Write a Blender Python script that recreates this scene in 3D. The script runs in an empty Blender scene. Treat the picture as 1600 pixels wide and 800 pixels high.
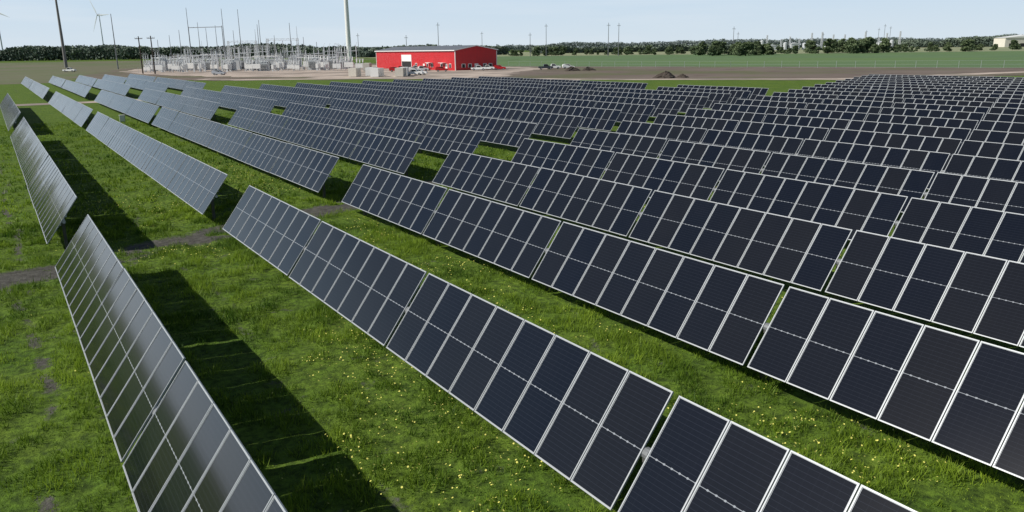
import bpy, math, random
import numpy as np
from mathutils import Vector, Matrix
random.seed(4); rng=np.random.default_rng(4)
scene=bpy.context.scene; COL=scene.collection
scene.view_settings.view_transform='Standard'; scene.view_settings.look='None'; scene.view_settings.exposure=0

# ------------------------------------------------------------ materials
def new_mat(name):
    m=bpy.data.materials.new(name); m.use_nodes=True
    nt=m.node_tree; b=nt.nodes['Principled BSDF']
    return m,nt,b
def N(nt,t,**k):
    n=nt.nodes.new(t)
    for a,v in k.items(): setattr(n,a,v)
    return n
def math_n(nt,op,a,b=None,c=None,clamp=False):
    n=N(nt,'ShaderNodeMath',operation=op); n.use_clamp=clamp
    for i,v in enumerate((a,b,c)):
        if v is None: continue
        if isinstance(v,bpy.types.NodeSocket): nt.links.new(v,n.inputs[i])
        else: n.inputs[i].default_value=v
    return n.outputs[0]
def mixc(nt,f,a,b):
    n=N(nt,'ShaderNodeMix',data_type='RGBA')
    for s,v in ((n.inputs[0],f),(n.inputs[6],a),(n.inputs[7],b)):
        if isinstance(v,bpy.types.NodeSocket): nt.links.new(v,s)
        elif isinstance(v,(int,float)): s.default_value=v
        else: s.default_value=(*v,1)
    return n.outputs[2]
def noise(nt,scale,detail=4,rough=.6,vec=None):
    n=N(nt,'ShaderNodeTexNoise'); n.inputs['Scale'].default_value=scale
    n.inputs['Detail'].default_value=detail; n.inputs['Roughness'].default_value=rough
    if vec is not None: nt.links.new(vec,n.inputs['Vector'])
    return n.outputs['Fac']
def ramp(nt,v,a,b):
    n=N(nt,'ShaderNodeMapRange'); nt.links.new(v,n.inputs[0])
    n.inputs[1].default_value=a; n.inputs[2].default_value=b
    return n.outputs[0]
def flat(name,c,rough=.6,metal=0.,var=.25,scale=3.,spec=.5):
    m,nt,b=new_mat(name)
    co=N(nt,'ShaderNodeTexCoord').outputs['Object']
    f=noise(nt,scale,5,.65,co)
    f=ramp(nt,f,.3,.7)
    col=mixc(nt,f,tuple(x*(1-var) for x in c),tuple(min(1,x*(1+var*.5)) for x in c))
    nt.links.new(col,b.inputs['Base Color'])
    b.inputs['Roughness'].default_value=rough; b.inputs['Metallic'].default_value=metal
    b.inputs['Specular IOR Level'].default_value=spec
    return m
M={}
M['alu']=flat('aluminium_frame',(.36,.38,.40),.45,.2,.1)
M['back']=flat('panel_backsheet',(.45,.46,.48),.6)
M['galv']=flat('galvanised_steel',(.42,.44,.46),.5,.3,.25)
M['dgalv']=flat('weathered_steel',(.20,.21,.22),.6,.2,.3)
M['post']=flat('dull_pile_steel',(.09,.09,.085),.75,.1,.3)
M['pgalv']=flat('pale_substation_steel',(.58,.60,.62),.5,.0,.2)
M['white']=flat('white_paint',(.80,.80,.78),.45,0,.08)
M['offwhite']=flat('cream_paint',(.68,.64,.56),.55,0,.12)
M['porc']=flat('grey_porcelain',(.60,.62,.63),.3,0,.1)
M['dark']=flat('dark_opening',(.015,.015,.017),.8)
M['glass']=flat('vehicle_glass',(.02,.025,.03),.08,0,.1)
M['tyre']=flat('tyre_rubber',(.02,.02,.02),.85)
M['wood']=flat('creosoted_wood',(.06,.045,.035),.9,0,.4)
M['brownpole']=flat('grey_brown_steel_pole',(.21,.20,.19),.7,.1,.3)
M['greypaint']=flat('grey_equipment_paint',(.48,.50,.51),.5,0,.15)
M['silver']=flat('silver_car_paint',(.45,.46,.48),.3,.4,.05)
M['redcar']=flat('red_car_paint',(.50,.015,.015),.3,.1,.05)
M['charcoal']=flat('dark_car_paint',(.05,.055,.065),.3,.2,.1)
M['boxgreen']=flat('pale_green_paint',(.35,.45,.33),.5,0,.15)
M['bark']=flat('bark',(.08,.06,.045),.9,0,.4)
M['haze']=flat('haze_tinted_cladding',(.56,.58,.60),.6,0,.15)  # far plant: haze painted in as a paler base colour

# cell glass
def glass_mat():
    m,nt,b=new_mat('photovoltaic_glass')
    uv=N(nt,'ShaderNodeUVMap'); uv.uv_map='uv'
    sep=N(nt,'ShaderNodeSeparateXYZ'); nt.links.new(uv.outputs[0],sep.inputs[0])
    u,v=sep.outputs[0],sep.outputs[1]
    du=math_n(nt,'MULTIPLY',math_n(nt,'ABSOLUTE',math_n(nt,'SUBTRACT',u,.5)),2)
    dv=math_n(nt,'MULTIPLY',math_n(nt,'ABSOLUTE',math_n(nt,'SUBTRACT',v,.5)),2)
    marg=math_n(nt,'MAXIMUM',math_n(nt,'GREATER_THAN',du,.98),math_n(nt,'GREATER_THAN',dv,.991))
    fu6=math_n(nt,'FRACT',math_n(nt,'MULTIPLY',u,6))
    cu=math_n(nt,'ABSOLUTE',math_n(nt,'SUBTRACT',fu6,.5))
    mid=math_n(nt,'LESS_THAN',dv,.005)
    dash=math_n(nt,'MULTIPLY',math_n(nt,'LESS_THAN',dv,.014),math_n(nt,'GREATER_THAN',cu,.38))
    mid=math_n(nt,'MAXIMUM',mid,dash)
    fv=math_n(nt,'FRACT',math_n(nt,'MULTIPLY',v,24))
    cv=math_n(nt,'ABSOLUTE',math_n(nt,'SUBTRACT',fv,.5))
    lv=math_n(nt,'GREATER_THAN',cv,.466)
    lu=math_n(nt,'GREATER_THAN',cu,.488)
    lines=math_n(nt,'MAXIMUM',lv,math_n(nt,'MULTIPLY',lu,.5))
    tone=N(nt,'ShaderNodeAttribute',attribute_name='tone').outputs['Fac']
    cell=mixc(nt,tone,(.0026,.0042,.0095),(.0075,.0078,.0098))
    geo=N(nt,'ShaderNodeNewGeometry').outputs['Position']
    dust=ramp(nt,noise(nt,.6,5,.6,geo),.35,.8)
    cell=mixc(nt,math_n(nt,'MULTIPLY',dust,.010),cell,(.25,.24,.22))
    c=mixc(nt,math_n(nt,'MULTIPLY',lines,.65),cell,(.026,.030,.042))
    c=mixc(nt,mid,c,(.28,.30,.33)); c=mixc(nt,marg,c,(.38,.40,.42))
    nt.links.new(c,b.inputs['Base Color'])
    b.inputs['Roughness'].default_value=.07
    b.inputs['IOR'].default_value=1.55
    return m
M['cell']=glass_mat()

# red corrugated cladding
def cladding(name,c,freq=3.0):
    m,nt,b=new_mat(name)
    co=N(nt,'ShaderNodeTexCoord').outputs['Object']
    sep=N(nt,'ShaderNodeSeparateXYZ'); nt.links.new(co,sep.inputs[0])
    s=math_n(nt,'ADD',sep.outputs[0],sep.outputs[1])
    w=math_n(nt,'FRACT',math_n(nt,'MULTIPLY',s,freq))
    w=math_n(nt,'GREATER_THAN',w,.8)
    f=ramp(nt,noise(nt,.4,5,.6,co),.3,.7)
    col=mixc(nt,f,tuple(x*.85 for x in c),c)
    col=mixc(nt,math_n(nt,'MULTIPLY',w,.35),col,tuple(x*.5 for x in c))
    nt.links.new(col,b.inputs['Base Color']); b.inputs['Roughness'].default_value=.45
    bp=N(nt,'ShaderNodeBump'); bp.inputs['Distance'].default_value=.04; nt.links.new(w,bp.inputs['Height'])
    nt.links.new(bp.outputs[0],b.inputs['Normal'])
    return m
M['redclad']=cladding('red_ribbed_cladding',(.56,.012,.018),1.5)
M['roofclad']=cladding('grey_ribbed_roof',(.15,.16,.18),1.0)

# ------------------------------------------------------------ mesh builder
class MB:
    def __init__(s): s.v=[];s.f=[];s.m=[];s.mats=[]
    def mi(s,mat):
        if mat not in s.mats: s.mats.append(mat)
        return s.mats.index(mat)
    def add(s,vs,fs,mat):
        o=len(s.v); s.v+= [tuple(p) for p in vs]; i=s.mi(mat)
        for f in fs: s.f.append(tuple(o+k for k in f)); s.m.append(i)
    def box(s,x0,x1,y0,y1,z0,z1,mat):
        s.add([(x0,y0,z0),(x1,y0,z0),(x1,y1,z0),(x0,y1,z0),(x0,y0,z1),(x1,y0,z1),(x1,y1,z1),(x0,y1,z1)],
              [(0,3,2,1),(4,5,6,7),(0,1,5,4),(1,2,6,5),(2,3,7,6),(3,0,4,7)],mat)
    def rod(s,a,b,r0,r1,mat,n=8):
        a=Vector(a);b=Vector(b);d=(b-a).normalized()
        p=d.orthogonal().normalized();q=d.cross(p)
        vs=[];
        for c,r in((a,r0),(b,r1)):
            for i in range(n):
                t=2*math.pi*i/n; vs.append(c+p*math.cos(t)*r+q*math.sin(t)*r)
        fs=[(i,(i+1)%n,n+(i+1)%n,n+i) for i in range(n)]+[tuple(range(n))[::-1],tuple(range(n,2*n))]
        s.add(vs,fs,mat)
    def prism(s,prof,y0,y1,mat):  # profile in xz, extrude along y
        n=len(prof)
        vs=[(x,y0,z) for x,z in prof]+[(x,y1,z) for x,z in prof]
        fs=[(i,(i+1)%n,n+(i+1)%n,n+i) for i in range(n)]+[tuple(range(n))[::-1],tuple(range(n,2*n))]
        s.add(vs,fs,mat)
    def mesh(s,name):
        me=bpy.data.meshes.new(name); me.from_pydata(s.v,[],s.f)
        for m in s.mats: me.materials.append(M[m])
        me.polygons.foreach_set('material_index',s.m); me.update()
        return me
def ob(name,me=None,parent=None,loc=(0,0,0),rot=(0,0,0),label=None,cat=None,group=None,kind=None):
    o=bpy.data.objects.new(name,me); COL.objects.link(o)
    o.location=loc;o.rotation_euler=rot
    if parent: o.parent=parent
    if label:o['label']=label
    if cat:o['category']=cat
    if group:o['group']=group
    if kind:o['kind']=kind
    return o

# ------------------------------------------------------------ camera
R=Vector((0.8377676703075236,-0.5458603609726973,-0.013483208307397866))
U=Vector((0.15022010234363672,0.20667162944511647,0.966809577132109))
F=Vector((0.5249564281341562,0.8119872559968271,-0.2551420088095482))
cd=bpy.data.cameras.new('camera'); cam=bpy.data.objects.new('camera',cd); COL.objects.link(cam)
mw=Matrix(((R.x,U.x,-F.x,0),(R.y,U.y,-F.y,0),(R.z,U.z,-F.z,7.914),(0,0,0,1)))
cam.matrix_world=mw
cd.sensor_width=36; cd.lens=1230/1600*36; cd.clip_start=.1; cd.clip_end=20000
scene.camera=cam

def at(b,D):   # plan position from image pixel column b and forward distance D
    L=D*(b-800)/1272
    return (.543*D+.84*L,.84*D-.543*L)

# ------------------------------------------------------------ light
el=math.radians(40); az=math.atan2(-2.6,.9)
sd=Vector((math.sin(az)*math.cos(el),math.cos(az)*math.cos(el),math.sin(el)))
sl=bpy.data.lights.new('sun','SUN'); sl.energy=5.0; sl.angle=math.radians(.5); sl.color=(1,.96,.88)
so=bpy.data.objects.new('sun',sl); COL.objects.link(so); so.rotation_euler=sd.to_track_quat('Z','Y').to_euler(); so.location=(-30,10,60)
w=bpy.data.worlds.new('World'); scene.world=w; w.use_nodes=True; nt=w.node_tree
bg=nt.nodes['Background']; bg.inputs['Strength'].default_value=.055
sk=N(nt,'ShaderNodeTexSky',sky_type='NISHITA'); sk.sun_disc=False; sk.sun_elevation=el; sk.sun_rotation=az%(2*math.pi)
sk.air_density=1.0; sk.dust_density=.5; sk.ozone_density=1.5
tc=N(nt,'ShaderNodeTexCoord').outputs['Generated']
sp=N(nt,'ShaderNodeSeparateXYZ'); nt.links.new(tc,sp.inputs[0])
hz=ramp(nt,sp.outputs[2],.06,.28)
hazec=mixc(nt,ramp(nt,sp.outputs[2],-.01,.08),(12.8,14.4,15.7),(10.0,12.9,15.8))
sky=mixc(nt,math_n(nt,'MULTIPLY_ADD',hz,.92,.04),hazec,sk.outputs[0])
mp=N(nt,'ShaderNodeMapping'); mp.inputs['Scale'].default_value=(2.0,2.0,22.0); nt.links.new(tc,mp.inputs[0])
cl=ramp(nt,noise(nt,1.6,6,.55,mp.outputs[0]),.50,.85)
cl=math_n(nt,'MULTIPLY',cl,ramp(nt,sp.outputs[2],.35,.12))
skc=mixc(nt,math_n(nt,'MULTIPLY',cl,.4),sky,(14.6,15.4,16.2))
nt.links.new(skc,bg.inputs['Color'])

# ------------------------------------------------------------ numpy noise
def vnoise(x,y,s,seed):
    x=x/s;y=y/s;xi=np.floor(x).astype(np.int64);yi=np.floor(y).astype(np.int64)
    fx=x-xi;fy=y-yi;fx=fx*fx*(3-2*fx);fy=fy*fy*(3-2*fy)
    def h(a,b):
        n=(a*374761393+b*668265263+seed*1442695041)&0xffffffff
        n=((n^(n>>13))*1274126177)&0xffffffff
        return ((n^(n>>16))&0xffff)/65535.
    return (h(xi,yi)*(1-fx)+h(xi+1,yi)*fx)*(1-fy)+(h(xi,yi+1)*(1-fx)+h(xi+1,yi+1)*fx)*fy
def fbm(x,y,s,seed,o=4):
    x,y=x*.8-y*.6,x*.6+y*.8
    t=0;a=1;n=0
    for i in range(o): t=t+a*vnoise(x,y,s/2**i,seed+i);n+=a;a*=.55
    return t/n
def sstep(x,a,b):
    t=np.clip((x-a)/(b-a),0,1);return t*t*(3-2*t)
X0=1.668;W=6.491
def soil(x,y):
    k=(x-X0)/W
    yc=33.9+2.65*k
    wx=(fbm(x,y,1.5,77)-.5)*1.6
    a=1-sstep(np.abs(y-yc+wx),.4,2.2)
    n=fbm(x,y,1.4,7)
    s=a*sstep(n,.28,.48)
    b=(1-sstep(np.abs(x+.05-.20*np.sin(y*.35)-wx*.40),.0,.36))*sstep(fbm(x,y*.6,.7,21),.36,.62)*.72
    c=(1-sstep(np.abs(x-5.2-.3*np.sin(y*.3)-wx*.4),.02,.35))*sstep(fbm(x,y*.6,1.0,41),.50,.74)*.5
    e=sstep(fbm(x,y,.8,61),.66,.80)*.45
    d=(1-sstep(np.abs(y-(92.8)),.5,2.5))*sstep(n,.4,.6)
    return np.clip(np.maximum.reduce([s,b,c,d,e]),0,1)
def tuft(x,y): return fbm(x,y,.6,60,3)
# ------------------------------------------------------------ ground sheet
def lines(a,b,st,far):
    L=list(np.arange(a,b+1e-6,st)); s=st;x=b
    while x<far: s*=1.25;x+=s;L.append(x)
    s=st;x=a;P=[]
    while x>-far: s*=1.25;x-=s;P.append(x)
    return np.array(P[::-1]+L)
gx=lines(-7,30,.125,9000);gy=lines(4,52,.125,9000)
XX,YY=np.meshgrid(gx,gy); nx,ny=len(gx),len(gy)
near=(XX>-7.5)&(XX<31)&(YY>3)&(YY<53)
def gz(x,y): return (fbm(x,y,.9,3)-.5)*.06+(tuft(x,y)-.5)*.12
ZZ=np.where(near,gz(XX,YY),-.0)
ZZ=ZZ-.02*soil(XX,YY)*near
verts=np.stack([XX,YY,ZZ],-1).reshape(-1,3)
idx=np.arange(nx*ny).reshape(ny,nx)
quads=np.stack([idx[:-1,:-1],idx[:-1,1:],idx[1:,1:],idx[1:,:-1]],-1).reshape(-1,4)
def np_mesh(name,verts,faces,k):
    me=bpy.data.meshes.new(name)
    me.vertices.add(len(verts)); me.vertices.foreach_set('co',verts.astype(np.float32).ravel())
    me.loops.add(faces.size); me.loops.foreach_set('vertex_index',faces.astype(np.int32).ravel())
    me.polygons.add(len(faces)); me.polygons.foreach_set('loop_start',np.arange(0,faces.size,k,dtype=np.int32))
    me.update(calc_edges=True); return me
gm=np_mesh('ground',verts,quads,4)
at_=gm.attributes.new('soil','FLOAT','POINT'); at_.data.foreach_set('value',(soil(XX,YY)*(np.abs(XX)<130)).astype(np.float32).ravel())
m,nt,b=new_mat('grass_ground')
geo=N(nt,'ShaderNodeNewGeometry').outputs['Position']
n1=ramp(nt,noise(nt,.35,6,.65,geo),.3,.7); n2=ramp(nt,noise(nt,4,6,.7,geo),.38,.62)
g=mixc(nt,n1,(.085,.16,.018),(.16,.235,.028)); g=mixc(nt,math_n(nt,'MULTIPLY',n2,.85),g,(.026,.046,.009))
sa=N(nt,'ShaderNodeAttribute',attribute_name='soil').outputs['Fac']
sn=noise(nt,6,6,.75,geo)
sf=ramp(nt,math_n(nt,'ADD',sa,math_n(nt,'MULTIPLY',math_n(nt,'SUBTRACT',sn,.5),1.5)),.32,.65)
s2=mixc(nt,ramp(nt,noise(nt,3,6,.75,geo),.3,.7),(.040,.037,.032),(.125,.12,.105))
c=mixc(nt,math_n(nt,'MULTIPLY',sf,math_n(nt,'GREATER_THAN',sa,.02)),g,s2)
nt.links.new(c,b.inputs['Base Color']); b.inputs['Roughness'].default_value=.95; b.inputs['Specular IOR Level'].default_value=.15
bp=N(nt,'ShaderNodeBump'); bp.inputs['Distance'].default_value=.08; bp.inputs['Strength'].default_value=.8
nt.links.new(noise(nt,9,5,.7,geo),bp.inputs['Height']); nt.links.new(bp.outputs[0],b.inputs['Normal'])
gm.materials.append(m); ob('ground',gm,kind='structure')

# flat ground regions
def region(name,pts,z,mat,wob=3.,seg=14):
    P=[];n=len(pts)
    for i in range(n):
        a=Vector(pts[i]);b=Vector(pts[(i+1)%n])
        d=(b-a);nrm=Vector((-d.y,d.x)).normalized()
        for j in range(seg):
            t=j/seg; q=a+d*t+nrm*(random.uniform(-1,1)*wob if j else 0)
            P.append((q.x,q.y,z))
    me=bpy.data.meshes.new(name); me.from_pydata(P,[],[tuple(range(len(P)))])
    me.materials.append(mat); o=ob(name,me,kind='structure'); return o
def earth(name,c1,c2,sc,c3=None,sc3=.02):
    m,nt,b=new_mat(name); geo=N(nt,'ShaderNodeNewGeometry').outputs['Position']
    f=ramp(nt,noise(nt,sc,7,.7,geo),.3,.7); c=mixc(nt,f,c1,c2)
    if c3: c=mixc(nt,ramp(nt,noise(nt,sc3,5,.6,geo),.45,.6),c,c3)
    nt.links.new(c,b.inputs['Base Color']); b.inputs['Roughness'].default_value=.95; b.inputs['Specular IOR Level'].default_value=.1
    return m
mdirt=earth('brown_earth',(.11,.085,.072),(.22,.18,.155),.06,(.12,.12,.07),.03)
mfal=earth('fallow_field',(.12,.125,.075),(.18,.165,.115),.02,(.12,.145,.07),.008)
mgrav=earth('tan_gravel',(.36,.29,.24),(.54,.46,.40),.15,(.26,.22,.19),.05)
mcrop=earth('green_crop',(.095,.155,.075),(.125,.19,.09),.03,(.115,.18,.07),.006)  # crop greens lightened to carry distance haze in the colour
mpale=earth('pale_meadow',(.19,.23,.13),(.30,.30,.19),.008)
c0=at(770,370);c1=at(1200,303);c2=at(1640,243)
region('brown_field',[(36,272),(58,240),(100,200),(132,160),(165,104),(236,90),(300,60),(330,110),c2,c1,c0,(240,460),(60,480),(20,330)],.02,mdirt,3)
region('fallow_field',[(-900,262),(20,268),(26,330),(60,470),(150,560),(330,700),(120,1000),(-900,1500)],.024,mfal,3)
region('pale_meadow',[(330,700),(560,420),(640,250),(1800,500),(1500,1500),(400,1300)],.028,mpale,5)
region('crop_field',[c0,c1,c2,(500,60),(1100,220),(735,320),(620,430),(450,700),(335,690)],.032,mcrop,1.0)
region('gravel_yard',[(52,345),(62,290),(95,214),(120,192),(148,225),(188,262),(196,300),(190,400),(140,500),(80,500),(50,400)],.036,mgrav,3)
region('gravel_road',[(52,258),(60,238),(92,216),(131,150),(164,110),(250,100),(250,106),(167,117),(136,155),(97,222),(64,246),(58,262)],.040,mgrav,.6)
region('gravel_road',[(-60,150.5),(60,149.5),(100,150),(125,160),(122,166),(99,156),(60,155.5),(-60,156)],.040,mgrav,.5)

# ------------------------------------------------------------ grass blades + flowers
def blades(name,n,x0,x1,y0,y1,h0,h1,wd,seed,fall=1.):
    r=np.random.default_rng(seed)
    x=r.uniform(x0,x1,n); y=y0+(y1-y0)*r.uniform(0,1,n)**fall
    cl=tuft(x,y)
    keep=(soil(x,y)+r.uniform(-.35,.35,n)<.45)&(cl+r.uniform(-.22,.22,n)>.40)
    x=x[keep];y=y[keep];cl=cl[keep];n=len(x)
    h=(h0+(h1-h0)*r.uniform(0,1,n)**1.5)*(.25+1.8*sstep(cl,.32,.75))
    a=r.uniform(0,2*np.pi,n);la=r.uniform(0,2*np.pi,n);ln=h*r.uniform(.1,.9,n)
    dx=np.cos(a)*wd*.5*(.6+.8*r.random(n));dy=np.sin(a)*wd*.5
    z=np.where((x>-7)&(x<30)&(y>4)&(y<52),gz(x,y),0)-.01
    V=np.empty((n,3,3))
    V[:,0]=np.stack([x-dx,y-dy,z],-1);V[:,1]=np.stack([x+dx,y+dy,z],-1)
    V[:,2]=np.stack([x+np.cos(la)*ln,y+np.sin(la)*ln,z+h],-1)
    me=np_mesh(name,V.reshape(-1,3),np.arange(3*n).reshape(n,3),3)
    big=fbm(x,y,3.5,71)
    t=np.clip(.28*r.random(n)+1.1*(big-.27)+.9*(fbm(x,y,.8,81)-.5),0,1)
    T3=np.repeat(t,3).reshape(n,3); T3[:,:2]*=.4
    A=me.attributes.new('tint','FLOAT','POINT'); A.data.foreach_set('value',T3.ravel().astype(np.float32))
    return me
m,nt,b=new_mat('grass_blades')
t=N(nt,'ShaderNodeAttribute',attribute_name='tint').outputs['Fac']
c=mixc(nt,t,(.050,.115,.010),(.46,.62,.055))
nt.links.new(c,b.inputs['Base Color']); b.inputs['Roughness'].default_value=.55; b.inputs['Specular IOR Level'].default_value=.2
tr=N(nt,'ShaderNodeBsdfTranslucent'); nt.links.new(c,tr.inputs['Color'])
ms=N(nt,'ShaderNodeMixShader'); ms.inputs[0].default_value=.38
nt.links.new(b.outputs[0],ms.inputs[1]);nt.links.new(tr.outputs[0],ms.inputs[2])
nt.links.new(ms.outputs[0],nt.nodes['Material Output'].inputs['Surface'])
mgb=m
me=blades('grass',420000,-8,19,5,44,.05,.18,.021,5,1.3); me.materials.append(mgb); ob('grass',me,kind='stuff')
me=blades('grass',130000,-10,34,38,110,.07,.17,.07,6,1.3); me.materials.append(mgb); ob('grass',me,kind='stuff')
def flowers(n,seed,th,s0,s1,c,nm,mat):
    r=np.random.default_rng(seed)
    x=r.uniform(-7,34,n);y=r.uniform(5,60,n)
    pm=fbm(x,y,3,90)+.35*fbm(x,y,.7,95)+.22*np.exp(-((x-12)/4.5)**2)+.05*np.exp(-((x-5)/3)**2); keep=(pm>th+.10*r.uniform(-1,1,n))&(soil(x,y)<.3)
    x=x[keep];y=y[keep];n=len(x)
    z=r.uniform(.10,.17,n)+gz(x,y);s=r.uniform(s0,s1,n)
    ang=np.linspace(0,2*np.pi,7)[:-1]
    V=np.stack([x[:,None]+np.cos(ang)*s[:,None],y[:,None]+np.sin(ang)*s[:,None],z[:,None]+.5*s[:,None]*np.cos(ang+r.uniform(0,6,n)[:,None])],-1)
    me=np_mesh(nm,V.reshape(-1,3),np.arange(6*n).reshape(n,6),6)
    M[nm]=flat(mat,c,.6); me.materials.append(M[nm]); ob(nm,me,kind='stuff')
flowers(60000,9,.89,.010,.023,(.76,.72,.16),'yellow_flowers','yellow_petals')

# ------------------------------------------------------------ solar trackers
T=2.2;PW=1.11;BE=math.radians(53.2);ZT=1.45
def module_into(b,yc,glass,tone):
    hx=T/2;hy=PW/2-.011;fw=.023
    b.box(-hx,hx,yc-hy,yc-hy+fw,-.035,0,'alu'); b.box(-hx,hx,yc+hy-fw,yc+hy,-.035,0,'alu')
    b.box(-hx,-hx+fw,yc-hy+fw,yc+hy-fw,-.035,0,'alu'); b.box(hx-fw,hx,yc-hy+fw,yc+hy-fw,-.035,0,'alu')
    f0=len(b.f)
    sx=random.uniform(-.003,.003);sy=random.uniform(-.002,.002);q=-.010
    b.add([(-hx+fw,yc-hy+fw,q-sx-sy),(hx-fw,yc-hy+fw,q+sx-sy),(hx-fw,yc+hy-fw,q+sx+sy),(-hx+fw,yc+hy-fw,q-sx+sy)],[(0,1,2,3)],'cell')
    glass.append((f0,tone))
    b.add([(-hx+fw,yc-hy+fw,-.022),(-hx+fw,yc+hy-fw,-.022),(hx-fw,yc+hy-fw,-.022),(hx-fw,yc-hy+fw,-.022)],[(0,1,2,3)],'back')
def finish(b,name,glass):
    me=b.mesh(name)
    uv=me.uv_layers.new(name='uv')
    A=me.attributes.new('tone','FLOAT','FACE')
    for f,tn in glass:
        p=me.polygons[f]
        for li,(uu,vv) in zip(p.loop_indices,((0,0),(0,1),(1,1),(1,0))): uv.data[li].uv=(uu,vv)
        A.data[f].value=tn
    return me
mod_me=[]
for i in range(14):
    b=MB();g=[];module_into(b,0,g,random.random()**1.3);mod_me.append(finish(b,'solar_panel',g))
def rails(b,n):
    L=n*PW
    for s in(-.2,.2): b.box(s-.02,s+.02,-L/2+.05,L/2-.05,-.085,-.038,'galv')
def table_mesh(n):
    b=MB();g=[]
    for i in range(n): module_into(b,(i-(n-1)/2)*PW,g,random.random()**1.3)
    rails(b,n); return finish(b,'panel_table',g)
tab={n:[table_mesh(n) for _ in range(6)] for n in(7,8)}
rail_me={}
for n in(7,8):
    b=MB();rails(b,n);rail_me[n]=b.mesh('mounting_rail')
bp_=MB()
bp_.box(-.06,.06,-.09,.09,0,ZT-.2,'post')
bp_.box(-.10,.10,-.05,.05,ZT-.2,ZT-.12,'post')
bp_.rod((0,-.06,ZT-.07),(0,.06,ZT-.07),.11,.11,'dgalv',12)
post_me=bp_.mesh('support_post')
tube_cache={}
def tube(L):
    k=round(L,1)
    if k not in tube_cache:
        b=MB();b.rod((0,-L/2,0),(0,L/2,0),.065,.065,'galv',8);tube_cache[k]=b.mesh('torque_tube')
    return tube_cache[k]
PAT=[8,7,8,8,7,8]
def tracker(k,ystart,ystop,sign,detail,pat=PAT,label=None):
    """row k, from ystart going in sign direction"""
    x=X0+W*(k-1)
    segs=[];y=ystart
    for n in pat:
        L=n*PW
        if ystop is not None and (y+sign*L-ystop)*sign>1.5: break
        segs.append((n,y+sign*L/2)); y+=sign*(L+.12)
    yend=y-sign*.12
    mid=(ystart+yend)/2
    root=ob('solar_tracker',None,None,(x,mid,0),label=label or 'long tilted row of dark solar panels standing on grass',cat='solar panels',group='parallel rows of tracking solar panels')
    L=abs(yend-ystart)
    ob('torque_tube',tube(L-.1),root,(.085*math.sin(BE)*1.0,0,ZT-.085*math.cos(BE)-.045))
    ys=[ystart+sign*1.2]+[ (a[1]+b_[1])/2 + sign*((a[0]-b_[0])*PW/4) for a,b_ in zip(segs,segs[1:])]+[yend-sign*1.2]
    for yy in ys: ob('support_post',post_me,root,(.09,yy-mid,0))
    for j,(n,yc) in enumerate(segs):
        dz=random.uniform(-.02,.02);db=math.radians(random.uniform(-.9,.9))
        rot=(0,-(BE+db),0)
        if detail:
            tb=ob('panel_table',rail_me[n],root,(0,yc-mid,ZT+dz),rot)
            for i in range(n):
                ob('solar_panel',random.choice(mod_me),tb,(0,(i-(n-1)/2)*PW,random.uniform(-.002,.002)))
        else: ob('panel_table',random.choice(tab[n]),root,(0,yc-mid,ZT+dz),rot)
# near block
for k in range(1,23):
    y0=[0,31.8,34.5,37.4,40.0,42.1,44.75][k] if k<=6 else 44.75+2.85*(k-6)
    tracker(k,y0,None,-1,k<=4,label='long tilted row of dark solar panels beside the grassy lane' if k<=2 else None)
# middle block
for k in range(1,15):
    y0=[0,36,38.25,40.75,43.75,47.0,50.0][k] if k<=6 else 50+2.6*(k-6)
    if k<=11: tracker(k,y0,92,1,k<=2)
    else: tracker(k,y0,92,1,False,[8,7,8,8])
    tracker(k,94.2,None,1,False)
# far block
for k in range(2,7):
    tracker(k,160,None,1,False); tracker(k,213,None,1,False,[8,7,8,8,7])

# combiner / control boxes
def control_box(x,y):
    b=MB();b.box(-.28,.28,-.18,.18,.45,1.15,'boxgreen');b.box(-.31,.31,-.21,.21,1.15,1.19,'white')
    root=ob('control_box',b.mesh('control_box'),None,(x,y,0),label='small pale green electrical box on legs in grass',cat='electrical box')
    for s in(-.2,.2):
        l=MB();l.rod((s,0,0),(s,0,.45),.03,.03,'galv');ob('leg',l.mesh('leg'),root)
    d=MB();d.box(-.22,.22,-.195,-.183,.52,1.08,'white');ob('door',d.mesh('door'),root)
control_box(12.2,100)

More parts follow.
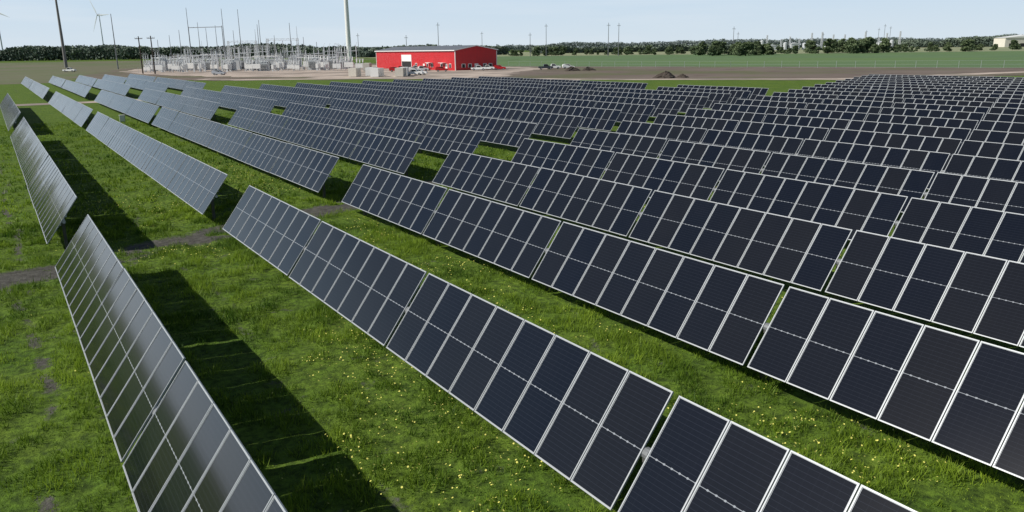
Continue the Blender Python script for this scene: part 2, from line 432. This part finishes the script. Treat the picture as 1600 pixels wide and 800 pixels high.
# ------------------------------------------------------------ red building
def building():
    x0,x1,y0,y1=149,167.4,268,341;E=7.5;Rg=9.1;xm=(x0+x1)/2
    root=ob('warehouse',None,None,(x0,y0,0),label='red metal warehouse with white trim and grey gable roof',cat='building')
    w=x1-x0;l=y1-y0;m_=w/2
    b=MB()
    b.prism([(0,0),(w,0),(w,E),(m_,Rg-.1),(0,E)],0,l,'redclad'); ob('wall',b.mesh('wall'),root)
    b=MB();o=.5;t=.18
    sl=(Rg-E)/m_
    for sgn in(0,1):
        xa,xb=(-o,m_) if sgn==0 else (w+o,m_)
        za=E-sl*o+.05;zb=Rg
        pr=[(xa,za),(xb,zb),(xb,zb+t),(xa,za+t)]
        b.prism(pr,-o,l+o,'roofclad')
    rf=ob('roof',b.mesh('roof'),root)
    for a0,a1 in((-o-.12,-o-.01),(w+o+.01,w+o+.12)):
        b=MB();b.box(a0,a1,-o,l+o,E-.25,E+.08,'white');ob('gutter',b.mesh('gutter'),rf)
    b=MB()
    for xa,xb in((-o,m_),(w+o,m_)):
        za=E-sl*o;zb=Rg
        b.prism([(xa,za-.12),(xb,zb-.12),(xb,zb+.22),(xa,za+.22)],-o-.10,-o-.01,'white')
    ob('gable_trim',b.mesh('gable_trim'),rf)
    for xx,yy in((0,0),(w,0),(0,l),(w,l)):
        b=MB();b.box(xx-.13,xx+.13,yy-.13,yy+.13,0,E-.4,'white');ob('corner_trim',b.mesh('corner_trim'),root)
    def opening(name,side,c,wd,z0,z1,fill):
        b=MB()
        if side=='long':
            b.box(-.06,-.004,c-wd/2,c+wd/2,z0,z1,fill)
        else: b.box(c-wd/2,c+wd/2,-.06,-.004,z0,z1,fill)
        p=ob(name,b.mesh(name),root)
        f=MB();q=.28 if wd>2 else .16
        for a0,a1,c0,c1 in((c-wd/2-q,c-wd/2,z0,z1+q),(c+wd/2,c+wd/2+q,z0,z1+q),(c-wd/2,c+wd/2,z1,z1+q)):
            if side=='long': f.box(-.12,-.003,a0,a1,c0,c1,'white')
            else: f.box(a0,a1,-.12,-.003,c0,c1,'white')
        ob('frame',f.mesh('frame'),p)
    opening('door','long',42.0,9.0,0,5.6,'dark')  # near-black slab paints the shaded interior below the half-raised shutter
    b=MB();b.box(-.10,-.065,37.6,46.4,3.2,5.6,'white')
    ob('roller_shutter',b.mesh('roller_shutter'),root)
    opening('door','long',26,1.2,0,2.2,'white'); opening('door','long',7,1.3,0,2.3,'white')
    for c in(4,11,19,23,33): opening('window','long',c,1.4,1.0,2.4,'glass')
    opening('door','gable',9.2,1.3,0,2.3,'white')
    for c in(3.5,6.3,13,15.5): opening('window','gable',c,1.3,1.0,2.3,'glass')
    for c in (9,20): 
        b=MB();b.box(-1.6,-.02,c-2,c+2,2.75,2.9,'white');ob('awning',b.mesh('awning'),root)
building()

# ------------------------------------------------------------ vehicles
def vehicle_parts(kind,paint):
    P=[]
    Wd=.95
    def shell(prof,mat,w0,name,taper_z=1.0,tin=.12):
        n=len(prof);vs=[]
        for s in(-1,1):
            for x,z in prof: vs.append((x,s*(w0-(tin if z>taper_z else 0)),z))
        fs=[(i,(i+1)%n,n+(i+1)%n,n+i) for i in range(n)]+[tuple(range(n))[::-1],tuple(range(n,2*n))]
        b=MB();b.add(vs,fs,mat);me=b.mesh(name);return me
    if kind=='pickup':
        body=[(-2.8,.5),(-2.85,1.05),(-.95,1.08),(-.9,1.12),(-.75,1.85),(-.2,1.9),(.55,1.88),(1.25,1.2),(2.6,1.08),(2.8,.9),(2.8,.45),(2.3,.4),(-2.3,.4)]
        win=[(-.72,1.18),(-.6,1.74),(.5,1.76),(1.02,1.2)]; wx=(-1.75,1.8); wr=.4
    else:
        body=[(-2.3,.45),(-2.38,1.0),(-2.15,1.62),(-1.6,1.75),(.2,1.74),(1.1,1.1),(2.1,.98),(2.35,.8),(2.35,.4),(1.9,.35),(-1.9,.35)]
        win=[(-2.0,1.1),(-1.75,1.58),(.12,1.62),(.85,1.1)]; wx=(-1.4,1.4); wr=.35
    P.append(('body',shell(body,paint,Wd,'body'),None))
    for s in(-1,1):
        b=MB()
        n=len(win)
        b.add([(x,s*(Wd-.10 if z>1.0 else Wd+.01),z) for x,z in win]+[(x,s*(Wd-.115),z) for x,z in win],[tuple(range(n)) if s<0 else tuple(range(n))[::-1]]+[(i,(i+1)%n,n+(i+1)%n,n+i) for i in range(n)],'glass')
        P.append(('side_window',b.mesh('side_window'),None))
    b=MB();x0,z0=(win[-1][0]+.12,win[-1][1]+.03);x1,z1=win[-2]
    dx=.10
    b.add([(x0+dx,-.72,z0+.02),(x0+dx,.72,z0+.02),(x1+dx+.03,.66,z1+.02),(x1+dx+.03,-.66,z1+.02)],[(0,1,2,3)],'glass')
    P.append(('windshield',b.mesh('windshield'),None))
    if kind=='pickup':
        b=MB();b.box(-2.75,-1.02,-.82,.82,1.085,1.10,'dark');P.append(('cargo_bed',b.mesh('cargo_bed'),None))
    b=MB();b.rod((0,-.12,0),(0,.12,0),wr,wr,'tyre',18);b.rod((0,-.13,0),(0,.13,0),wr*.55,wr*.55,'silver',12);wm=b.mesh('wheel')
    for xx in wx:
        for s in(-1,1): P.append(('wheel',wm,(xx,s*(Wd-.1),wr)))
    hx=2.35 if kind!='pickup' else 2.8
    for s in(-1,1):
        b=MB();b.box(hx-.02,hx+.02,s*.68-.16,s*.68+.16,.68,.84,'white');P.append(('headlight',b.mesh('headlight'),None))
    return P
VP={}
def vehicle(kind,paint,x,y,rot,label,sc=1.):
    key=(kind,paint)
    if key not in VP: VP[key]=vehicle_parts(kind,paint)
    nm='pickup_truck' if kind=='pickup' else 'parked_car'
    root=ob(nm,None,None,(x,y,.045),(0,0,math.radians(rot)),label=label,cat='truck' if kind=='pickup' else 'car',group='vehicles parked around the red warehouse')
    root.scale=(sc,)*3
    for n_,me,loc in VP[key]: ob(n_,me,root,loc or (0,0,0))
vehicle('pickup','white',142,288,-30,'white pickup truck parked by the red warehouse')
vehicle('suv','redcar',143,281,-40,'red car parked by the red warehouse door')
vehicle('pickup','redcar',133,282,-30,'red pickup truck parked on tan gravel')
vehicle('pickup','white',138,275,-20,'white pickup truck parked on tan gravel')
vehicle('suv','redcar',128,276,-30,'red car parked on tan gravel')
vehicle('suv','white',132,268,-30,'white car parked on tan gravel')
vehicle('suv','redcar',140,262,-30,'red car parked on tan gravel')
vehicle('pickup','white',114,232,-40,'white pickup truck on the gravel drive')
vehicle('suv','white',118,236,-40,'white car on the gravel drive')
vehicle('pickup','white',155,261,-35,'white pickup truck outside the gable end')
vehicle('pickup','white',160,263,-35,'white pickup truck outside the gable end')
vehicle('suv','redcar',165,262,-35,'red car outside the gable end')
vehicle('pickup','charcoal',178,250,-30,'dark pickup truck parked on bare earth')
vehicle('pickup','white',183,252,-30,'white pickup truck parked on bare earth')
vehicle('suv','white',188,249,-30,'white car parked on bare earth')
vehicle('pickup','white',33,431,-35,'white pickup truck on the field track')
vehicle('suv','silver',70,300,-40,'silver car parked near the substation')

def container(x,y,rot,paint,label,l=6,h=2.6,w=2.44):
    b=MB();b.box(-l/2,l/2,-w/2,w/2,.1,h,paint)
    n=int(l/.4)
    for i in range(n):
        xx=-l/2+.25+i*(l-.5)/(n-1)
        for s in(-1,1): b.box(xx-.08,xx+.08,min(s*(w/2-.01),s*(w/2+.05)),max(s*(w/2-.01),s*(w/2+.05)),.25,h-.15,paint)
    root=ob('storage_container',b.mesh('storage_container'),None,(x,y,.03),(0,0,math.radians(rot)),label=label,cat='container',group='containers on the gravel yard')
    d=MB();d.box(l/2+.003,l/2+.06,-w/2+.08,-.02,.2,h-.1,paint);ob('door',d.mesh('door'),root)
    d=MB();d.box(l/2+.003,l/2+.06,.02,w/2-.08,.2,h-.1,paint);ob('door',d.mesh('door'),root)
container(100,229,50,'white','white storage container on the gravel yard')
container(106,225,55,'offwhite','cream storage container on the gravel yard')
container(96,237,50,'offwhite','cream storage container on the gravel yard',5)
container(110,231,60,'white','white storage container on the gravel yard',6,2.6)
container(127,300,60,'offwhite','cream storage container beside the red warehouse',8,3.0)
container(103,240,50,'white','white storage container on the gravel yard',6,2.6)

# dirt mounds
def mound(x,y,rx,ry,h,label,seed):
    n=26;ang=np.linspace(0,2*np.pi,n,endpoint=False);vs=[];r_=np.random.default_rng(seed)
    rings=10
    for i in range(rings):
        t=i/(rings-1)
        for a in ang:
            rr=(1-t)*(1+.25*math.sin(a*3+seed)+.15*r_.uniform(-1,1));vs.append((math.cos(a)*rx*rr,math.sin(a)*ry*rr,h*(1-(1-t)**1.6)*(1+.25*r_.uniform(-1,1))if i else -.05))
    fs=[]
    for i in range(rings-1):
        for j in range(n): fs.append((i*n+j,i*n+(j+1)%n,(i+1)*n+(j+1)%n,(i+1)*n+j))
    b=MB();b.add(vs,fs,'soilpile');ob('dirt_mound',b.mesh('dirt_mound'),None,(x,y,.02),label=label,cat='dirt pile',group='heaps of dug soil')
M['soilpile']=flat('dark_soil',(.065,.05,.04),.95,0,.5,2.)
mound(146,152,2.8,2.6,1.5,'heap of dark dug soil on bare earth',1)
mound(150,150,1.5,1.6,.8,'small heap of dark soil on bare earth',2)
mound(172,226,3,2.4,1.3,'rough heap of dark brush and soil',3)
mound(177,223,2.4,2.4,1.1,'rough heap of dark brush and soil',4)

# ------------------------------------------------------------ substation
def proto(name,parts,x,y,rot,label,cat,group,s=1.):
    root=ob(name,None,None,(x,y,0.03),(0,0,math.radians(rot)),label=label,cat=cat,group=group);root.scale=(s,)*3
    for n_,me,lc in parts: ob(n_,me,root,lc)
def insul(b,x,y,z0,z1,r=.12):
    n=6
    b.rod((x,y,z0),(x,y,z1),r*.5,r*.5,'porc',6)
    for i in range(n):
        z=z0+(z1-z0)*(i+.5)/n; b.rod((x,y,z-.03),(x,y,z+.05),r*1.3,r*.7,'porc',8)
def lattice_col(b,x,y,h,w=.9,mat='pgalv',r=.05):
    for sx in(-1,1):
        for sy in(-1,1): b.rod((x+sx*w/2,y+sy*w/2,0),(x+sx*w*.3,y+sy*w*.3,h),r,r,mat,4)
    n=int(h/1.3)
    for i in range(n):
        z0=h*i/n;z1=h*(i+1)/n;a=w/2-(w*.2)*i/n
        for sy in(-1,1):
            b.rod((x-a,y+sy*a,z0),(x+a,y+sy*a,z1),r*.6,r*.6,mat,4);b.rod((x+sy*a,y-a,z0),(x+sy*a,y+a,z1),r*.6,r*.6,mat,4)
def beam(b,x0,x1,z,mat='pgalv',w=.7,r=.05):
    for sz in(-1,1):
        for sy in(-1,1): b.rod((x0,sy*w/2,z+sz*w/2),(x1,sy*w/2,z+sz*w/2),r,r,mat,4)
    n=int((x1-x0)/1.0)
    for i in range(n):
        a=x0+(x1-x0)*i/n;c=x0+(x1-x0)*(i+1)/n;q=1 if i%2 else -1
        for sy in(-1,1): b.rod((a,sy*w/2,z-q*w/2),(c,sy*w/2,z+q*w/2),r*.6,r*.6,mat,4)
O=(0,0,0)
b=MB();lattice_col(b,0,0,11,1.0,'pgalv',.06);c1=b.mesh('column')
b=MB();beam(b,-6.3,6.3,10.6,'pgalv',.7,.05);c2=b.mesh('cross_beam')
b=MB();insul(b,0,0,8.4,10.2,.18);c3=b.mesh('insulator')
b=MB();b.rod((0,0,10.9),(0,0,15.5),.09,.04,'dgalv',6);c4=b.mesh('lightning_rod')
GANTRY=[('column',c1,(-6,0,0)),('column',c1,(6,0,0)),('cross_beam',c2,O),('lightning_rod',c4,(6,0,0))]+[('insulator',c3,(x,0,0)) for x in(-3.5,0,3.5)]
b=MB()
for x in(-2,0,2): b.box(x-.14,x+.14,-.14,.14,0,3.4,'pgalv')
b.box(-2.4,2.4,-.16,.16,3.4,3.65,'pgalv');d1=b.mesh('steel_stand')
b=MB();insul(b,0,0,3.65,5.4,.26);d2=b.mesh('insulator')
b=MB();b.rod((0,-5,5.5),(0,5,5.5),.12,.12,'white',6);d3=b.mesh('bus_bar')
BUS=[('steel_stand',d1,O)]+[('insulator',d2,(x,0,0)) for x in(-2,0,2)]+[('bus_bar',d3,(x,0,0)) for x in(-2,0,2)]
b=MB()
for x in(-2,0,2): b.box(x-.11,x+.11,-.11,.11,0,6.0,'pgalv')
b.box(-2.4,2.4,-.13,.13,6.0,6.2,'pgalv');h1=b.mesh('steel_stand')
b=MB();b.rod((0,0,6.2),(0,0,7.6),.2,.16,'porc',8);b.rod((-.02,-.6,7.7),(.02,1.2,8.9),.06,.05,'pgalv',6);h2=b.mesh('switch_blade')
SWITCH=[('steel_stand',h1,O)]+[('switch_blade',h2,(x,0,0)) for x in(-2,0,2)]
b=MB();b.box(-2.4,2.4,-1.4,1.4,.4,3.6,'greypaint');b.box(-2.6,2.6,-1.6,1.6,0,.4,'greypaint');t1=b.mesh('tank')
b=MB()
for i in range(9):
    x=-2.0+i*.5; b.box(x-.06,x+.06,1.45,2.3,.9,3.3,'greypaint')
b.box(-2.1,2.1,1.405,1.46,1.0,1.2,'greypaint')
t2=b.mesh('radiator')
b=MB()
for i in range(9):
    x=-2.0+i*.5; b.box(x-.06,x+.06,-2.3,-1.45,.9,3.3,'greypaint')
b.box(-2.1,2.1,-1.46,-1.405,1.0,1.2,'greypaint')
t2b=b.mesh('radiator')
b=MB();insul(b,0,0,3.6,5.6,.24);t3=b.mesh('bushing')
b=MB();b.rod((-2,0.9,4.3),(2,.9,4.3),.4,.4,'greypaint',12);b.box(-1.6,-1.4,.8,1,3.6,4.2,'greypaint');b.box(1.4,1.6,.8,1,3.6,4.2,'greypaint');t4=b.mesh('oil_conservator')
TRANS=[('tank',t1,O),('radiator',t2,O),('radiator',t2b,O)]+[('bushing',t3,(x,0,0)) for x in(-1.5,0,1.5)]+[('oil_conservator',t4,O)]
b=MB();b.box(-1.8,1.8,-.5,.5,1.0,2.8,'white')
for x in(-1.6,1.6):
    b.box(x-.08,x+.08,-.4,.4,0,1.0,'pgalv')
e1=b.mesh('cabinet')
b=MB()
for s in(-1,1): b.rod((0,s*.15,2.75),(0,s*1.0,4.8),.17,.12,'porc',8)
e2=b.mesh('bushing')
BREAK=[('cabinet',e1,O)]+[('bushing',e2,(x,0,0)) for x in(-1.3,0,1.3)]
A=Vector((58,386));Bv=Vector((134,325));Cv=Vector((42,175))
GR='electrical equipment in the substation'
rs=random.Random(12)
ang=math.degrees(math.atan2((Bv-A).y,(Bv-A).x))
for iq,q in enumerate((-.06,.0,.06,.12,.18,.26,.36,.47,.60,.78)):
    n=16 if iq<5 else 11
    for i in range(n):
        s=(i+.5)/n+rs.uniform(-.03,.03); p=A+(Bv-A)*s+Cv*(q+rs.uniform(-.025,.025))
        kind=[BREAK,BREAK,BREAK,TRANS,SWITCH,BUS,GANTRY,BUS,BUS,GANTRY][iq] if rs.random()<.5 else rs.choice([BUS,BREAK,TRANS,SWITCH,BREAK])
        nm,lb,ct={id(BUS):('bus_support','grey steel bus support with porcelain insulators','electrical equipment'),
                  id(SWITCH):('disconnect_switch','tall grey steel stand with open switch blades','electrical equipment'),
                  id(BREAK):('circuit_breaker','white circuit breaker cabinet with angled bushings','electrical equipment'),
                  id(TRANS):('transformer','grey power transformer with radiators on gravel','transformer'),
                  id(GANTRY):('substation_gantry','tall lattice steel gantry holding insulators','steel gantry')}[id(kind)]
        proto(nm,kind,p.x,p.y,ang+rs.choice((0,0,90)),lb,ct,GR,rs.uniform(.8,1.3))
# masts and poles
def mast(px,D,h,r0,r1,mat,name='lightning_mast',label='slender grey steel lightning mast above the substation',arms=None,group='tall masts and poles',cat='pole'):
    x,y=at(px,D)
    b=MB();b.rod((0,0,0),(0,0,h),r0,r1,mat,8);me=b.mesh('shaft')
    root=ob(name,None,None,(x,y,0),(0,0,math.radians(-33)),label=label,cat=cat,group=group)
    ob('shaft',me,root)
    if arms:
        for z,l in arms:
            b=MB();b.box(-l/2,l/2,-.12,.12,z-.12,z+.12,mat)
            for s in(-1,1,-.5,.5): b.rod((s*l/2*.95,0,z),(s*l/2*.95,0,z-.9 if mat!='wood' else z+.5),.07,.07,'porc',6)
            ob('cross_arm',b.mesh('cross_arm'),root)
for px,D,h in((288,410,19),(303,399,29),(357,392,28),(382,400,28),(330,420,20),(410,405,21),(460,390,21),(413,430,24),(253,380,14),(500,380,12),(345,440,22),(272,430,17),(318,450,24),(435,420,16),(372,430,19),(480,420,15)):
    mast(px,D,h,.24,.10,'dgalv')
# H frame between the two tallest masts
xa,ya=at(304,400);xb,yb=at(356,393);L=math.hypot(xb-xa,yb-ya)
b=MB();b.box(-L/2,L/2,-.13,.13,19.6,19.9,'dgalv');cb=b.mesh('cross_beam')
b=MB();b.rod((0,0,0),(0,0,20.3),.22,.15,'dgalv');cl_=b.mesh('column')
root=ob('line_gantry',None,None,((xa+xb)/2,(ya+yb)/2+1,0),(0,0,math.atan2(yb-ya,xb-xa)),label='tall H-shaped steel line gantry over the substation',cat='steel gantry')
ob('cross_beam',cb,root);ob('column',cl_,root,(-L/2,0,0));ob('column',cl_,root,(L/2,0,0))
mast(105,493,52,1.0,.45,'brownpole','transmission_pole','tall grey tapered transmission monopole on the field',[(46,8),(40,8)])
mast(186,427,28,.35,.15,'dgalv','transmission_pole','slim grey steel pole beside the substation')
mast(224,325,14.5,.28,.2,'wood','utility_pole','dark wooden utility pole with cross arm',[(13.6,3)])
mast(243,318,14.5,.28,.2,'wood','utility_pole','dark wooden utility pole with cross arm',[(13.6,3)])
for px,D,h in((690,700,30),(758,900,26),(833,780,22),(858,779,30),(955,705,28),(971,715,28),(1150,776,25),(1157,900,22),(1385,982,30),(1376,1000,26),(1394,1010,28),(1290,1100,22),(640,700,20),(565,800,24),(1357,1020,24)):
    mast(px,D,h,.32,.2,'dgalv','transmission_pole','distant grey transmission pole above the fields',[(h-2,3)])
# fence
def fence(name,pts,label,h=2.2,sp=3.,mat='galv',r=.04):
    b=MB()
    for (a0,a1),(b0,b1) in zip(pts,pts[1:]):
        L=math.hypot(b0-a0,b1-a1);n=max(1,int(L/sp))
        for i in range(n+1):
            x=a0+(b0-a0)*i/n;y=a1+(b1-a1)*i/n; b.rod((x,y,0),(x,y,h),r,r,mat,5)
        for z in(.2,h*.5,h-.05): b.rod((a0,a1,z),(b0,b1,z),.02,.02,mat,4)
    ob(name,b.mesh(name),None,label=label,cat='fence')
fence('wire_fence',[(196,304),(228,204),(264,120),(340,50)],'long wire fence with steel posts along the crop field',2.3,6,'galv',.05)
fence('wire_fence',[(54,372),(132,308),(180,480)],'steel wire fence around the substation',2.4,3.5,'galv',.05)

# ------------------------------------------------------------ wind turbines
def turbine(px,D,hub,rad,base_r,yaw,spin,label,mat='white'):
    x,y=at(px,D)
    root=ob('wind_turbine',None,None,(x,y,0),(0,0,math.radians(yaw)),label=label,cat='wind turbine',group='white wind turbines')
    b=MB();b.rod((0,0,0),(0,0,hub-1.5),base_r,base_r*.55,mat,24);ob('tower',b.mesh('tower'),root)
    b=MB();b.prism([(-1.7,hub-1.7),(1.7,hub-1.7),(1.9,hub+1.2),(1.2,hub+2),(-1.2,hub+2),(-1.9,hub+1.2)],-3.5,6.5,mat);ob('nacelle',b.mesh('nacelle'),root)
    b=MB();b.rod((0,-3.5,hub),(0,-4.6,hub),1.7,1.5,mat,16);b.rod((0,-4.6,hub),(0,-5.6,hub),1.5,.3,mat,16)
    h=ob('rotor_hub',b.mesh('rotor_hub'),root)
    for i in range(3):
        t=math.radians(spin+120*i);b=MB();n=8;vs=[]
        prof=[(1.2,.9,.8),(4,1.1,.6),(10,1.9,.4),(rad*.5,1.3,.25),(rad*.8,.75,.15),(rad,.15,.05)]
        for rr,cw,th_ in prof:
            for a,bb in((-.35*cw*2,0),(0,th_),(.65*cw*2,0),(0,-th_)):
                vs.append((rr*math.sin(t)+a*math.cos(t),-4.6+bb,hub+rr*math.cos(t)-a*math.sin(t)))
        fs=[]
        for j in range(len(prof)-1):
            for q in range(4): fs.append((j*4+q,j*4+(q+1)%4,j*4+4+(q+1)%4,j*4+4+q))
        fs.append((0,1,2,3)[::-1]);b.add(vs,fs,mat);ob('rotor_blade',b.mesh('rotor_blade'),h)
M['turb']=flat('haze_tinted_tower_white',(.50,.55,.60),.5,0,.05)  # white turbine paint greyed and blued to imitate haze
turbine(550,541,95,48,1.7,-30,20,'huge white wind turbine tower behind the substation')
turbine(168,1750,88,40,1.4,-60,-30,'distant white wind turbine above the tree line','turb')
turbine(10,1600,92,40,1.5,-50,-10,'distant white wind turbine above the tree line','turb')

# ------------------------------------------------------------ trees
def leafmat(name,a,c_):
    m,nt,b=new_mat(name)
    t=N(nt,'ShaderNodeAttribute',attribute_name='tint').outputs['Fac']
    c=mixc(nt,t,a,c_); nt.links.new(c,b.inputs['Base Color'])
    b.inputs['Roughness'].default_value=.8;b.inputs['Specular IOR Level'].default_value=.1
    return m
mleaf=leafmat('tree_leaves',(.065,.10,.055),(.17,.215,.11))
mfar=leafmat('haze_tinted_far_leaves',(.085,.115,.095),(.18,.22,.165))  # distance haze put into the leaf colour, lighter and bluer
mfar2=leafmat('haze_tinted_farthest_leaves',(.16,.20,.20),(.25,.29,.28))  # farthest trees: more haze mixed into the colour, paler and bluer
def leafmesh(name,C,s,tint,r,mat=None):
    n=len(C)
    a=r.normal(size=(n,3));a/=np.linalg.norm(a,axis=1)[:,None]
    c=r.normal(size=(n,3));c-=a*(a*c).sum(1)[:,None];c/=np.linalg.norm(c,axis=1)[:,None]
    s=s[:,None]
    V=np.stack([C-a*s-c*s*.6,C+a*s-c*s*.5,C+a*s*.8+c*s*.7,C-a*s*.7+c*s*.6],1)
    me=np_mesh(name,V.reshape(-1,3),np.arange(4*n).reshape(n,4),4)
    A=me.attributes.new('tint','FLOAT','POINT');A.data.foreach_set('value',np.repeat(np.clip(tint,0,1),4).astype(np.float32))
    me.materials.append(mat or mleaf);return me
def crown(seed,h=9.,w=4.,n=2600,ls=.35):
    r=np.random.default_rng(seed);nb=16;C=[];Tn=[]
    for i in range(nb):
        zc=h*r.uniform(.15,.85);rad=w*r.uniform(.25,.5)*(1.15-.5*(zc/h))
        a=r.uniform(0,2*np.pi);d=w*.7*r.uniform(0,1)*(1.25-zc/h)
        m_=n//nb;p=r.normal(size=(m_,3));p/=np.linalg.norm(p,axis=1)[:,None];p*=(r.uniform(.3,1,m_)**.5)[:,None]*rad
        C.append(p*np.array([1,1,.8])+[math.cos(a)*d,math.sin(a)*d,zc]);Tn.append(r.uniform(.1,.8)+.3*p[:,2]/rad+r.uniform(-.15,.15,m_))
    C=np.concatenate(C);Tn=np.concatenate(Tn)
    return leafmesh('crown',C,r.uniform(.6,1.3,len(C))*ls,Tn,r)
def trunk(h,seed):
    rr=random.Random(seed);b=MB();b.rod((0,0,-.1),(.1,0,h*.35),.28,.2,'bark',8);b.rod((.1,0,h*.35),(0,.1,h*.7),.2,.08,'bark',6)
    for i in range(6):
        a=rr.uniform(0,6.28);z=h*rr.uniform(.28,.6);b.rod((.05,0,z),(math.cos(a)*2,math.sin(a)*2,z+rr.uniform(1,2)),.1,.04,'bark',5)
    return b.mesh('trunk')
TREES=[(trunk(9,i),crown(i)) for i in range(5)]
rt=random.Random(3)
def tree(x,y,s):
    tm,cm=rt.choice(TREES)
    root=ob('tree',None,None,(x,y,0),(0,0,rt.uniform(0,6)),label='bushy green tree at the edge of the field',cat='tree',group='trees scattered along the field edge');root.scale=(s*rt.uniform(1.1,1.7),s*rt.uniform(1.1,1.7),s)
    ob('trunk',tm,root);ob('crown',cm,root)
for px0,px1,D0,D1,n,s in((1090,1210,600,720,26,1.2),(1270,1390,660,760,26,1.35),(1485,1525,680,740,6,1.3),(1400,1490,700,800,9,.8),(1000,1090,750,850,14,.95),(1520,1600,740,820,9,1.0),(800,900,800,900,10,1.0),(900,1000,800,900,12,.9),(1205,1280,690,780,8,.75)):
    for i in range(n): tree(*at(rt.uniform(px0,px1),rt.uniform(D0,D1)),s*rt.uniform(.5,1.15))
def wood(pts,n,seed,thick=70,mat=None,jag=.5):
    r=np.random.default_rng(seed)
    P=np.array([at(a,d) for a,d,h in pts]);H=np.array([h for a,d,h in pts])
    ln=np.linalg.norm(P[1:]-P[:-1],axis=1);seg=r.choice(len(P)-1,n,p=ln/ln.sum());t=r.random(n)
    base=P[seg]*(1-t)[:,None]+P[seg+1]*t[:,None];hh=H[seg]*(1-t)+H[seg+1]*t
    s_=np.concatenate([[0],np.cumsum(ln)])[seg]+t*ln[seg]
    off=r.uniform(0,1,n)**1.5*thick
    dirs=(P[seg+1]-P[seg])/ln[seg][:,None];nr=np.stack([-dirs[:,1],dirs[:,0]],-1)
    nr*=np.sign((nr*base).sum(1))[:,None]
    top=hh*(1-jag+ jag*(.5*vnoise(s_,off*.6,14,seed)+.75*vnoise(s_,off*.3,90,seed+1)+.2*vnoise(s_,off,5,seed+2)))
    z=top*r.uniform(0,1,n)**.6
    C=np.concatenate([base+nr*off[:,None],z[:,None]],1)
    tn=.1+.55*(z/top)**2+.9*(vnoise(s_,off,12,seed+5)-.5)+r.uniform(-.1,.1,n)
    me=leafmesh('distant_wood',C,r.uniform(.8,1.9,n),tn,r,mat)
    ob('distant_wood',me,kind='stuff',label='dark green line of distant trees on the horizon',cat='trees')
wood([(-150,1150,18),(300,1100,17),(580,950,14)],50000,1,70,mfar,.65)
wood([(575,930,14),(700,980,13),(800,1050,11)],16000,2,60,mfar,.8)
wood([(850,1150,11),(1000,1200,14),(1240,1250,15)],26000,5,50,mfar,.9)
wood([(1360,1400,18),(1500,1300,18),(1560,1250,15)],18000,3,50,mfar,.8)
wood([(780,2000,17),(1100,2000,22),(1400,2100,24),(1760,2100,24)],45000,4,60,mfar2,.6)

# ------------------------------------------------------------ far plant and warehouse
x,y=at(1300,1230)
root=ob('industrial_plant',None,None,(x,y,0),(0,0,math.radians(-33)),label='distant pale industrial plant with tanks and pipe towers',cat='industrial plant')
rr=random.Random(8)
for i in range(26):
    xx=-100+i*8.2+rr.uniform(-3,3);h=rr.uniform(9,17)
    b=MB()
    if i%4==0:
        b.rod((xx,0,0),(xx,0,h*.8),3,3,'haze',16);b.rod((xx,0,h*.8),(xx,0,h*.8+1.2),3,.5,'haze',16);ob('storage_tank',b.mesh('storage_tank'),root)
    elif i%4 in(1,3):
        lattice_col(b,xx,0,h*1.5,2.4,'haze',.25);ob('pipe_tower',b.mesh('pipe_tower'),root)
    else:
        b.box(xx-6,xx+6,-5,5,0,h*.55,'haze');b.prism([(xx-6.4,h*.55),(xx,h*.55+2),(xx+6.4,h*.55)],-5.4,5.4,'haze');ob('shed',b.mesh('shed'),root)
x,y=at(1605,1180)
b=MB();b.box(-36,36,-14,14,0,13,'offwhite');r0=ob('distant_warehouse',None,None,(x,y,0),(0,0,math.radians(-33)),label='large pale distant warehouse near the tree line',cat='building')
ob('wall',b.mesh('wall'),r0);b=MB();b.prism([(-37,13),(0,17),(37,13)],-15,15,'white');ob('roof',b.mesh('roof'),r0)
for i in range(4):
    b=MB();b.box(-30+i*16,-22+i*16,-14.1,-14.005,0,5,'dark');ob('dock_door',b.mesh('dock_door'),r0)
